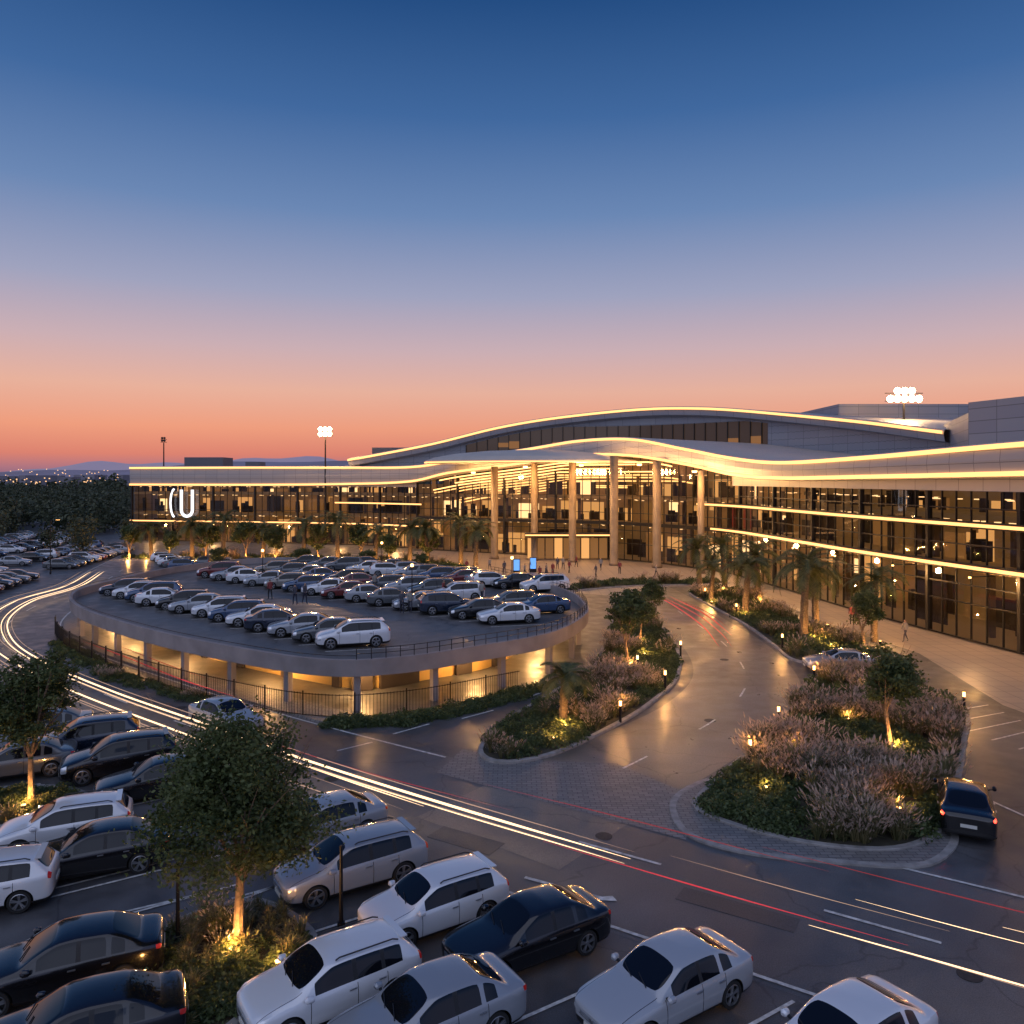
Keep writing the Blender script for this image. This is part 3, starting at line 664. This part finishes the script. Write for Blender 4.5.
CM=[paint(),mat('car_glass',(.006,.007,.010),.03,spec=.5),mat('car_trim',(.015,.015,.016),.5),mat('headlight',(.75,.77,.8),.12,metal=.5),mat('taillight',(.30,.01,.01),.15,emit=(1,.02,.01),es=.06),mat('tyre',(.018,.018,.018),.85),mat('alloy_rim',(.45,.46,.48),.3,metal=.9),mat('number_plate',(.6,.6,.55),.5)]
CM_BR=list(CM); CM_BR[4]=mat('brake_light',(.4,.01,.01),.2,emit=(1,.04,.02),es=9)
def car_mesh(name,kind,mats=CM):
    # side profile keys: (x, half width, sill z, shoulder z, belt z, glass-top y,z, roof-edge y,z, centre z, tag)
    if kind=='sedan':
        ST=[(2.31,.50,.30,.50,.60,.42,.63,.30,.64,.65,''),(2.25,.72,.21,.56,.67,.55,.71,.38,.725,.735,'L'),(2.02,.855,.18,.66,.755,.64,.79,.44,.81,.82,''),(1.45,.895,.18,.75,.85,.70,.895,.50,.92,.935,''),
        (1.00,.90,.18,.79,.895,.73,.94,.56,.975,.995,''),(.93,.90,.18,.80,.90,.745,.965,.66,.995,1.02,'W'),(.55,.90,.18,.81,.915,.72,1.14,.64,1.20,1.23,'w'),(.18,.90,.18,.82,.925,.665,1.32,.585,1.365,1.39,''),(.06,.90,.18,.82,.93,.655,1.345,.56,1.395,1.42,'G'),(-.32,.90,.18,.825,.935,.65,1.365,.55,1.42,1.445,'B'),(-.41,.90,.18,.825,.937,.65,1.365,.55,1.42,1.445,'G'),
        (-1.00,.90,.18,.84,.95,.645,1.34,.55,1.395,1.42,'g'),(-1.10,.90,.18,.845,.955,.645,1.32,.555,1.375,1.40,'R'),(-1.42,.90,.18,.855,.965,.67,1.20,.60,1.25,1.275,'r'),(-1.76,.90,.18,.87,.975,.72,1.04,.66,1.07,1.09,''),(-1.84,.895,.18,.87,.98,.72,1.015,.60,1.04,1.05,''),(-2.14,.865,.20,.87,.97,.69,1.01,.50,1.025,1.03,'T'),(-2.28,.78,.25,.83,.93,.63,.965,.45,.975,.98,''),(-2.33,.60,.34,.76,.85,.5,.87,.36,.88,.88,'')]
    else:
        ST=[(2.12,.50,.30,.52,.63,.42,.66,.30,.67,.68,''),(2.06,.73,.21,.60,.71,.56,.75,.40,.765,.775,'L'),(1.85,.855,.18,.71,.805,.65,.84,.45,.865,.88,''),(1.45,.895,.18,.78,.88,.70,.93,.5,.955,.97,''),
        (1.10,.90,.18,.82,.93,.73,.98,.56,1.015,1.035,''),(1.03,.90,.18,.83,.935,.745,1.005,.67,1.035,1.06,'W'),(.68,.90,.18,.84,.945,.73,1.19,.65,1.25,1.28,'w'),(.30,.90,.18,.85,.955,.685,1.375,.60,1.43,1.46,''),(.18,.90,.18,.85,.96,.675,1.405,.58,1.46,1.49,'G'),(-.28,.90,.18,.855,.97,.67,1.42,.565,1.48,1.51,'B'),(-.37,.90,.18,.855,.972,.67,1.42,.565,1.48,1.51,'G'),
        (-1.02,.90,.18,.87,.99,.665,1.41,.56,1.465,1.495,'B'),(-1.10,.90,.18,.875,.995,.665,1.405,.56,1.46,1.49,'G'),(-1.58,.89,.18,.89,1.02,.65,1.375,.56,1.43,1.46,'g'),(-1.70,.88,.18,.895,1.025,.645,1.345,.56,1.40,1.43,'R'),(-1.88,.87,.19,.90,1.03,.66,1.21,.59,1.25,1.27,'r'),(-2.04,.84,.20,.90,1.02,.69,1.065,.62,1.09,1.10,'T'),(-2.14,.78,.25,.86,.96,.66,1.0,.5,1.01,1.02,''),(-2.18,.62,.34,.70,.80,.55,.84,.4,.85,.86,'')]
    bm=bmesh.new(); cr=bm.edges.layers.float.new('crease_edge'); R=[]
    for (x,w,zs,zh,zb,y6,z6,y7,z7,z8,_) in ST:
        hp=[(0,zs),(w*.88,zs),(w*.975,zs+.12),(w,(zs+.12+zh)/2+.04),(w*.985,zh),(w*.93,zb),(y6,z6),(y7,z7),(0,z8)]
        R.append([bm.verts.new((x,y,z)) for y,z in hp]+[bm.verts.new((x,-y,z)) for y,z in hp[7:0:-1]])
    for i in range(len(ST)-1):
        fl=ST[i][10]; pv=ST[i-1][10]
        for k in range(16):
            j=k if k<8 else 15-k
            f=bm.faces.new((R[i][k],R[i][(k+1)%16],R[i+1][(k+1)%16],R[i+1][k])); mi=0
            if j in(0,1): mi=2
            if j==5 and (fl in('w','G') or (fl==''and pv=='w')): mi=1
            if fl=='B' and j==5: mi=2
            if fl in('W','w','R','r') and j==7: mi=1
            if fl=='R' and j==5 and kind=='sedan': mi=1
            if fl=='L' and j in(3,4): mi=3
            if fl=='T' and j in((4,) if kind=='sedan' else (4,5)): mi=4
            f.material_index=mi; f.smooth=True
    for ri in(0,-1):
        r=R[ri]
        for q in range(8):
            vs=[]
            for v in(r[q],r[q+1],r[(15-q)%16],r[(16-q)%16]):
                if v not in vs: vs.append(v)
            if len(vs)>=3:
                f=bm.faces.new(vs); f.smooth=True; f.material_index=(2 if (q in(1,3) and ri==0) or (q==1) else 0)
    bmesh.ops.recalc_face_normals(bm,faces=bm.faces)
    for e in bm.edges:
        if len(e.link_faces)==2:
            ms={f.material_index for f in e.link_faces}
            if 1 in ms and len(ms)>1: e[cr]=.8
            elif len(ms)>1: e[cr]=.5
    for i in range(len(R)-1):
        for k,c in((5,.55),(11,.55),(6,.35),(10,.35),(3,.3),(13,.3),(1,.5),(15,.5)):
            e=bm.edges.get((R[i][k],R[i+1][k]))
            if e: e[cr]=max(e[cr],c)
    for ri in(0,-1):
        for k in range(16):
            e=bm.edges.get((R[ri][k],R[ri][(k+1)%16])); e[cr]=.4
    me=bpy.data.meshes.new(name+'_b'); bm.to_mesh(me); bm.free()
    for k in mats: me.materials.append(k)
    ob=mkobj('tmp',me); sm=ob.modifiers.new('s','SUBSURF'); sm.levels=2; sm.render_levels=2
    wx=(1.40,-1.38) if kind=='sedan' else (1.30,-1.30)
    cb_=MB()
    for x in wx:
        for sd in(-1,1): cb_.tube([(x,sd*.60,.33),(x,sd*1.2,.33)],.385,32,2)
    co=cb_.obj('cut',mats); bmn=bmesh.new(); bmn.from_mesh(co.data); bmesh.ops.recalc_face_normals(bmn,faces=bmn.faces); bmn.to_mesh(co.data); bmn.free()
    bo=ob.modifiers.new('b','BOOLEAN'); bo.object=co; bo.operation='DIFFERENCE'; bo.solver='EXACT'
    dg=bpy.context.evaluated_depsgraph_get(); m2=bpy.data.meshes.new_from_object(ob.evaluated_get(dg))
    bpy.data.objects.remove(ob); bpy.data.objects.remove(co)
    d=MB()
    for x in wx:
        for sd in(-1,1):
            y0=sd*.66;y1=sd*.885
            prof=[(y0,.26),(y0,.31),(y0+sd*.03,.33),(y1-sd*.03,.33),(y1,.312),(y1,.25)]
            n0=len(d.v); sg_=28
            for (yy,rr) in prof:
                for k in range(sg_):
                    a=2*math.pi*k/sg_; d.v.append((x+rr*math.cos(a),yy,.33+rr*math.sin(a)))
            for p in range(len(prof)-1):
                for k in range(sg_):
                    d.f.append((n0+p*sg_+k,n0+p*sg_+(k+1)%sg_,n0+(p+1)*sg_+(k+1)%sg_,n0+(p+1)*sg_+k)); d.m.append(5)
            d.tube([(x,y1-sd*.09,.33),(x,y1-sd*.08,.33)],.25,20,2)
            pr=[(y1-sd*.01,.25),(y1-sd*.002,.228),(y1-sd*.06,.215)]; n0=len(d.v)
            for (yy,rr) in pr:
                for k in range(24):
                    a=2*math.pi*k/24; d.v.append((x+rr*math.cos(a),yy,.33+rr*math.sin(a)))
            for p in range(2):
                for k in range(24):
                    d.f.append((n0+p*24+k,n0+p*24+(k+1)%24,n0+(p+1)*24+(k+1)%24,n0+(p+1)*24+k)); d.m.append(6)
            for k in range(5):
                a=2*math.pi*k/5+.3
                for da in(-.14,.14):
                    d.beam((x,y1-sd*.04,.33),(x+.225*math.cos(a+da),y1-sd*.02,.33+.225*math.sin(a+da)),.03,.04,6)
            d.tube([(x,y1-sd*.06,.33),(x,y1-sd*.01,.33)],.05,10,6)
    sd_=kind=='sedan'; mxx=.74 if sd_ else .86
    for sd in(-1,1):
        d.tube([(mxx+.10,sd*.95,.985),(mxx+.06,sd*.965,1.0),(mxx-.05,sd*.97,1.0),(mxx-.08,sd*.965,1.0)],[.05,.085,.08,.065],10,0)
        d.beam((mxx,sd*.80,.945),(mxx,sd*.93,.98),.06,.04,2)
        z_=.80 if sd_ else .83
        for x in(-.14,-.90): d.beam((x,sd*.905,z_),(x-.18,sd*.905,z_+.005),.03,.026,6)
    fx=ST[0][0];rx=ST[-1][0]
    d.box((fx+.005,0,.36),(.02,.5,.11),7); d.box((rx-.01,0,.62),(.02,.5,.11),7)
    for z in(.50,.54,.58): d.box((fx+.002,0,z),(.02,.78,.014),6)
    d.tube([(fx+.012,0,.545),(fx+.02,0,.545)],.05,12,6)
    if not sd_:
        for sd in(-1,1): d.tube([(.1,sd*.60,1.465),(.0,sd*.60,1.505),(-1.4,sd*.59,1.495),(-1.55,sd*.59,1.44)],.018,6,2)
        d.box((-1.74,0,1.432),(.18,1.08,.028),0)
    for y in(.35,-.15): d.beam((.96 if sd_ else 1.06,y,1.02 if sd_ else 1.06),(.80 if sd_ else .92,y-.42,1.10 if sd_ else 1.145),.02,.02,2)
    dm=d.mesh('d',mats)
    bm=bmesh.new(); bm.from_mesh(m2); bm.from_mesh(dm); bm.to_mesh(m2); bm.free(); m2.name=name
    m2.polygons.foreach_set('use_smooth',[True]*len(m2.polygons)); m2.set_sharp_from_angle(angle=math.radians(35))
    return m2
SED=car_mesh('sedan','sedan'); HAT=car_mesh('hatchback','hatch')
SEDB=SED.copy(); 
for i,m_ in enumerate(CM_BR): SEDB.materials[i]=m_
WH=(.76,.77,.79);SV=(.34,.36,.39);GR=(.10,.11,.12);BK=(.008,.008,.010);BL=(.04,.08,.17);RD=(.16,.015,.015);BG=(.26,.24,.21);NV=(.015,.025,.05)
PAL=[WH,WH,WH,SV,SV,SV,SV,GR,GR,GR,BK,BK,BK,BL,BL,BG,NV,NV,RD]
def car(x,y,ang,kind=None,col=None,z=0,name='parked_car'):
    kind=kind or random.choice(['s','s','s','h','h','v']); me=SED if kind=='s' else HAT if kind in'hvw' else SEDB
    sc={'s':(.96,.99,.99),'h':(.96,.98,.96),'v':(1.04,1.03,1.08),'w':(1.06,1,1.0),'b':(1,1,1)}[kind]
    o=mkobj(name,me,None,(x,y,.02 if z==0 else z),math.radians(ang),sc); o.color=(*(col or random.choice(PAL)),1); return o
random.seed(21)
car(-2.2,22.4,213,'h',WH); car(.40,20.95,211,'s',BK); car(3.6,18.8,213,'s',(.42,.44,.47)); car(7.0,16.8,213,'s',WH)
car(-4.95,24.6,212,'w',SV); car(-6.6,27.6,214,'s',SV)
car(-4.3,18.9,214,'h',WH); car(-1.9,17.7,213,'s',(.30,.32,.35))
car(-11.0,19.7,203,'s',BK); car(-9.4,17.2,205,'s',BK)
car(-15.6,23.3,200,'h',WH); car(-15.3,27.4,203,'h',WH); car(-13.3,25.5,203,'s',BK)
car(-19.3,36.2,205,'v',NV); car(-16.6,33.8,207,'v',BK); car(-14.0,31.6,207,'s',BK); car(-22.5,38.2,205,'s',GR); car(-20.8,33.6,205,'s',GR); car(-24.5,35.5,205,'s',SV)
car(16.6,29.3,63,'b',BK,name='car'); car(21.2,51.8,175,'s',SV)
car(-14.3,40.0,-38,'s',SV,name='car')
def crow(a,b,n,ang,z=2.2,skip=0):
    for i in range(n):
        if random.random()<skip: continue
        t=i/(n-1); x=a[0]+(b[0]-a[0])*t; y=a[1]+(b[1]-a[1])*t
        car(x+random.uniform(-.12,.12),y+random.uniform(-.2,.2),ang+random.uniform(-2.5,2.5)+(180 if random.random()<.15 else 0),z=z)
crow((-34.2,70.6),(-9.7,49.0),13,195)
crow((-30.5,83),(-.2,57),14,195); crow((-25.5,85.8),(2.2,61),13,195,skip=.2)
crow((-24,92.5),(-2,76),9,195); crow((-19,93),(3.0,72.5),9,195,skip=.1)
crow((-60,97),(-57,84),6,20,0,.1); crow((-68,104),(-62,84),8,20,0,.1); crow((-76,110),(-68,84),9,20,0,.1); crow((-66,135),(-62,110),10,10,0,.1); crow((-74,140),(-71,114),10,10,0,.1); crow((-84,140),(-80,110),10,10,0,.1)
crow((-92,165),(-84,145),7,10,0,.1); crow((-100,165),(-92,140),8,10,0,.1)
crow((-46,113),(-12,106),12,100,0,.15); crow((-52,120),(-44,108),5,20,0)
mk=MB()
for (a,b,n) in (((-34.2,70.6),(-9.7,49.0),13),((-30.5,83),(-.2,57),14)):
    for i in range(n):
        t=(i+.5)/(n-1); x=a[0]+(b[0]-a[0])*t; y=a[1]+(b[1]-a[1])*t; d=Vector((math.cos(math.radians(195)),math.sin(math.radians(195))))
        line(Vector((x,y))-d*2.5,Vector((x,y))+d*2.5,.1,2.206)
mk.obj('bay_marking',[M['paint_w']],PD)
# ---------------------------------------------------------------- light trails
def trail(pts,r,m_,z=.6):
    C,_=catmull(pts,1.0); mb=MB(); n=len(C)
    rad=[r*min(1,.12+min(i,n-1-i)/6) for i in range(n)]
    mb.tube([(x,y,z) for x,y in C[:,:2]],rad,5,0); return mb.obj('light_trail',[m_])
TA=[(-52,102),(-47.5,88),(-46.5,78),(-42.7,68),(-36.7,58.8),(-30.2,51.7),(-22.6,44.9),(-15.2,39),(-9,34),(-3,29.6),(3.7,25)]
TAa=np.array(TA); N_=normals(TAa)
for o,h_,r,mm,cut in((0,.6,.045,'trailw',11),(.42,.62,.028,'trailw',11),(1.5,.65,.038,'trailw',9),(1.9,.6,.022,'trailw2',10),(.9,.9,.018,'trailw2',11),(-.3,.7,.016,'trailw2',11),(2.4,.8,.016,'trailw2',9),(.2,.45,.02,'trailw2',10)):
    e=TAa+N_*o; trail([tuple(p) for p in e[:cut]],r,M[mm],h_)
for p,r in(([(7.9,21.3),(10,20.0),(14,17.5)],.036),([(9.7,22.6),(12,21.1),(14.5,19.6)],.018),([(-8.5,33),(-6,31.1),(-3.2,29.0)],.036),([(13,21.2),(15,20.0),(19,17.6)],.028)): trail(p,r,M['trailw'],.6)
for p in([(-8.9,32.6),(-6.4,30.7),(-3.9,28.7)],[(8.3,21.0),(10.4,19.7),(14,17.3)],[(5,25.2),(8,23.2),(11.5,21)]): trail(p,.014,M['trailw2'],.6)
for p,r,mm in(([(-1,30.8),(4,27.7),(9.5,24.0)],.018,'trailr2'),([(-31,57.8),(-25,52.3),(-19.5,47.0),(-15,43.2)],.032,'trailr'),([(-28,56.6),(-22,50.8),(-17,46.2)],.022,'trailr2'),([(1,26.0),(6,22.7),(10,20.2)],.022,'trailr'),([(14.1,84),(15.0,74),(15.2,64),(14.5,56)],.05,'trailr'),([(15.7,80),(16.7,70),(16.5,60)],.05,'trailr'),([(14.9,80),(16.0,69),(15.9,61),(15.4,56)],.035,'trailr'),([(8,25.6),(13,22.3),(18,19.2)],.018,'trailr2'),([(-12,36.6),(-6,32.2),(0,28.4)],.02,'trailr2'),([(16.2,78),(17.2,70),(17.0,62)],.03,'trailr2')): trail(p,r,M[mm],.7)
# ---------------------------------------------------------------- street furniture
bo_=MB(); bo_.tube([(0,0,0),(0,0,.85)],.07,10,0); bo_.tube([(0,0,.85),(0,0,1.1)],.065,10,1); bo_.tube([(0,0,1.1),(0,0,1.15)],.08,10,0)
BOL=bo_.mesh('bollard',[M['black'],M['lampw']])
def bollard(x,y,p=130):
    o=mkobj('bollard_light',BOL,None,(x,y,.1)); l=bpy.data.lights.new('lamp','POINT'); l.energy=p; l.color=LC; l.shadow_soft_size=.1; mkobj('lamp',l,o,(0,0,1.35))
for x,y in((10.3,34.6),(5.5,40.6),(9.0,47),(11.7,55.5),(23.9,42.3),(12.1,68),(19.6,58),(20.2,72),(8.0,51.0),(13.2,39.6),(19.8,82),(18.2,48.2)): bollard(x,y)
for x,y,p in((14.3,30.0,90),(-5.9,20.6,50),(2.0,38,80),(20,46,90),(6,44,80),(10,32,50),(23,58,100),(9.2,56,90),(-8.6,19.2,30),(17,41,80),(12.6,36,60)): uplight(x,y,p)
def pole(x,y,h,arm=True,lit=False,name='street_lamp'):
    mb=MB(); mb.tube([(0,0,0),(0,0,.3),(0,0,.31),(0,0,h)],[.11,.11,.06,.045],8,0)
    if arm:
        mb.tube([(0,0,h-.05),(.35,0,h+.08),(.7,0,h+.1)],.03,6,0); mb.box((.95,0,h+.1),(.55,.2,.07),0); mb.box((.95,0,h+.055),(.45,.14,.02),1)
    mb.obj(name,[M['black'],M['lampw'] if lit else M['black']],loc=(x,y,0))
pole(-8.9,21.3,2.3,False,name='bollard_post'); pole(-4.7,22.0,2.4,False,name='bollard_post'); 
pole(-60,104,7,True,True)
for x,y in((-24,77),(-8,64),(-14,86),(0,70)):
    mb=MB(); mb.tube([(0,0,0),(0,0,3.2)],[.05,.035],8,0); mb.tube([(0,0,3.2),(0,0,3.24),(0,0,3.4),(0,0,3.45)],[.05,.12,.12,.03],10,1); mb.obj('street_lamp',[M['black'],M['lampw']],loc=(x,y,2.2))
def mast(x,y,z0,z1,n,lit=True,w=.5):
    mb=MB(); mb.tube([(0,0,z0),(0,0,z1)],[.22,.12],8,0); hw=w*n*.5
    for rr in(0,w*1.1): mb.box((0,0,z1+.1+rr),(hw*2+.3,.12,.1),0)
    for k in range(n):
        for rr in(0,w*1.1):
            if rr and k in(0,n-1) and n>4: continue
            xx=-hw+w/2+k*w; mb.tube([(xx,.1,z1+.45+rr),(xx,-.25,z1+.42+rr)],[w*.3,w*.52],12,0); mb.tube([(xx,-.255,z1+.42+rr),(xx,-.36,z1+.42+rr)],[w*.5,w*.38],12,1)
    o=mb.obj('floodlight_mast',[M['black'],M['flood'] if lit else M['dark']],loc=(x,y,0))
    if lit: lamp('flood_lamp',0,-1.2,z1+.6,5000,.8,o)
mast(-35,150,0,20.3,3,True,.85); mast(55,112.3,18,23.2,5,True,1.0); mast(-74,170,0,20,2,False)
for k in range(2):
    mb=MB(); mb.box((0,0,1.0),(.9,.25,2.0),0); mb.box((0,-.14,1.2),(.75,.03,1.4),1); mb.obj('display_kiosk',[M['black'],M['screen']],loc=(.6+k*2.2,104+k*2,0))
# ---------------------------------------------------------------- people
def person_mesh(seed,cols):
    rr=random.Random(seed); st=rr.uniform(.15,.32)
    J=[(0,0,.95),(0,.0,1.15),(.02,0,1.38),(.03,0,1.50),(.05,0,1.60),(.05,0,1.70),
       (.02,.17,1.42),(-.05,.23,1.15),(.08,.24,.90),(.02,-.17,1.42),(.10,-.23,1.15),(.22,-.22,.92),
       (0,.09,.90),(st*.6,.10,.50),(st*.7,.10,.08),(st*.7+.14,.10,.04),(0,-.09,.90),(-st*.3,-.10,.50),(-st,-.10,.10),(-st+.13,-.10,.04)]
    Ed=[(0,1),(1,2),(2,3),(3,4),(4,5),(2,6),(6,7),(7,8),(2,9),(9,10),(10,11),(0,12),(12,13),(13,14),(14,15),(0,16),(16,17),(17,18),(18,19)]
    Rd=[.14,.13,.15,.055,.095,.08,.065,.045,.03,.065,.045,.03,.085,.06,.04,.035,.085,.06,.04,.035]
    me=bpy.data.meshes.new('p'); me.from_pydata(J,Ed,[]); o=mkobj('tmp',me)
    o.modifiers.new('k','SKIN'); 
    for i,v in enumerate(me.skin_vertices[0].data): v.radius=(Rd[i],Rd[i]*(1.2 if i in(1,2,0) else 1)); v.use_root=(i==0)
    o.modifiers.new('s','SUBSURF').levels=1
    m=bpy.data.meshes.new_from_object(o.evaluated_get(bpy.context.evaluated_depsgraph_get())); bpy.data.objects.remove(o)
    for n_,c in zip(('trousers','jacket','skin','hair'),cols): m.materials.append(mat(n_,c,.8))
    for p in m.polygons:
        c=p.center; p.material_index=0 if c.z<.93 and abs(c.y)<.2 else 1 if c.z<1.49 and not(c.z<.95) else 2
        if c.z>1.6 and (c.x<.06 or c.z>1.70): p.material_index=3
        p.use_smooth=True
    return m
PM=[person_mesh(1,[(.03,.03,.05),(.08,.08,.1),(.4,.25,.18),(.03,.02,.01)]),person_mesh(2,[(.05,.05,.07),(.3,.28,.25),(.4,.25,.18),(.05,.03,.02)]),person_mesh(3,[(.02,.02,.02),(.25,.05,.05),(.35,.22,.16),(.02,.02,.02)])]
PP=[(-17.6,64.9,2.2),(-12.4,72.3,2.2),(-5.8,67.5,2.2),(-17.0,65.6,2.2),(-2.5,66.6,2.2),(-20.5,67.8,2.2),(-8.4,61.0,2.2),(-7.8,61.3,2.2)]+[(x,y,.012) for x,y in((3.4,98),(4.2,98.6),(1.6,101),(7.5,105),(-1,104),(12,108),(9,112),(28.6,75),(4.4,101.5),(5.2,102),(2.4,106),(-3,108),(14,104),(6.2,109),(7,109.4),(-6,106),(10.5,100),(18,100),(28.9,68),(29.3,68.4),(30,61),(4.8,95))]
for i,(x,y,z) in enumerate(PP):
    mkobj('person',PM[i%3],None,(x,y,z),random.uniform(0,6.28))
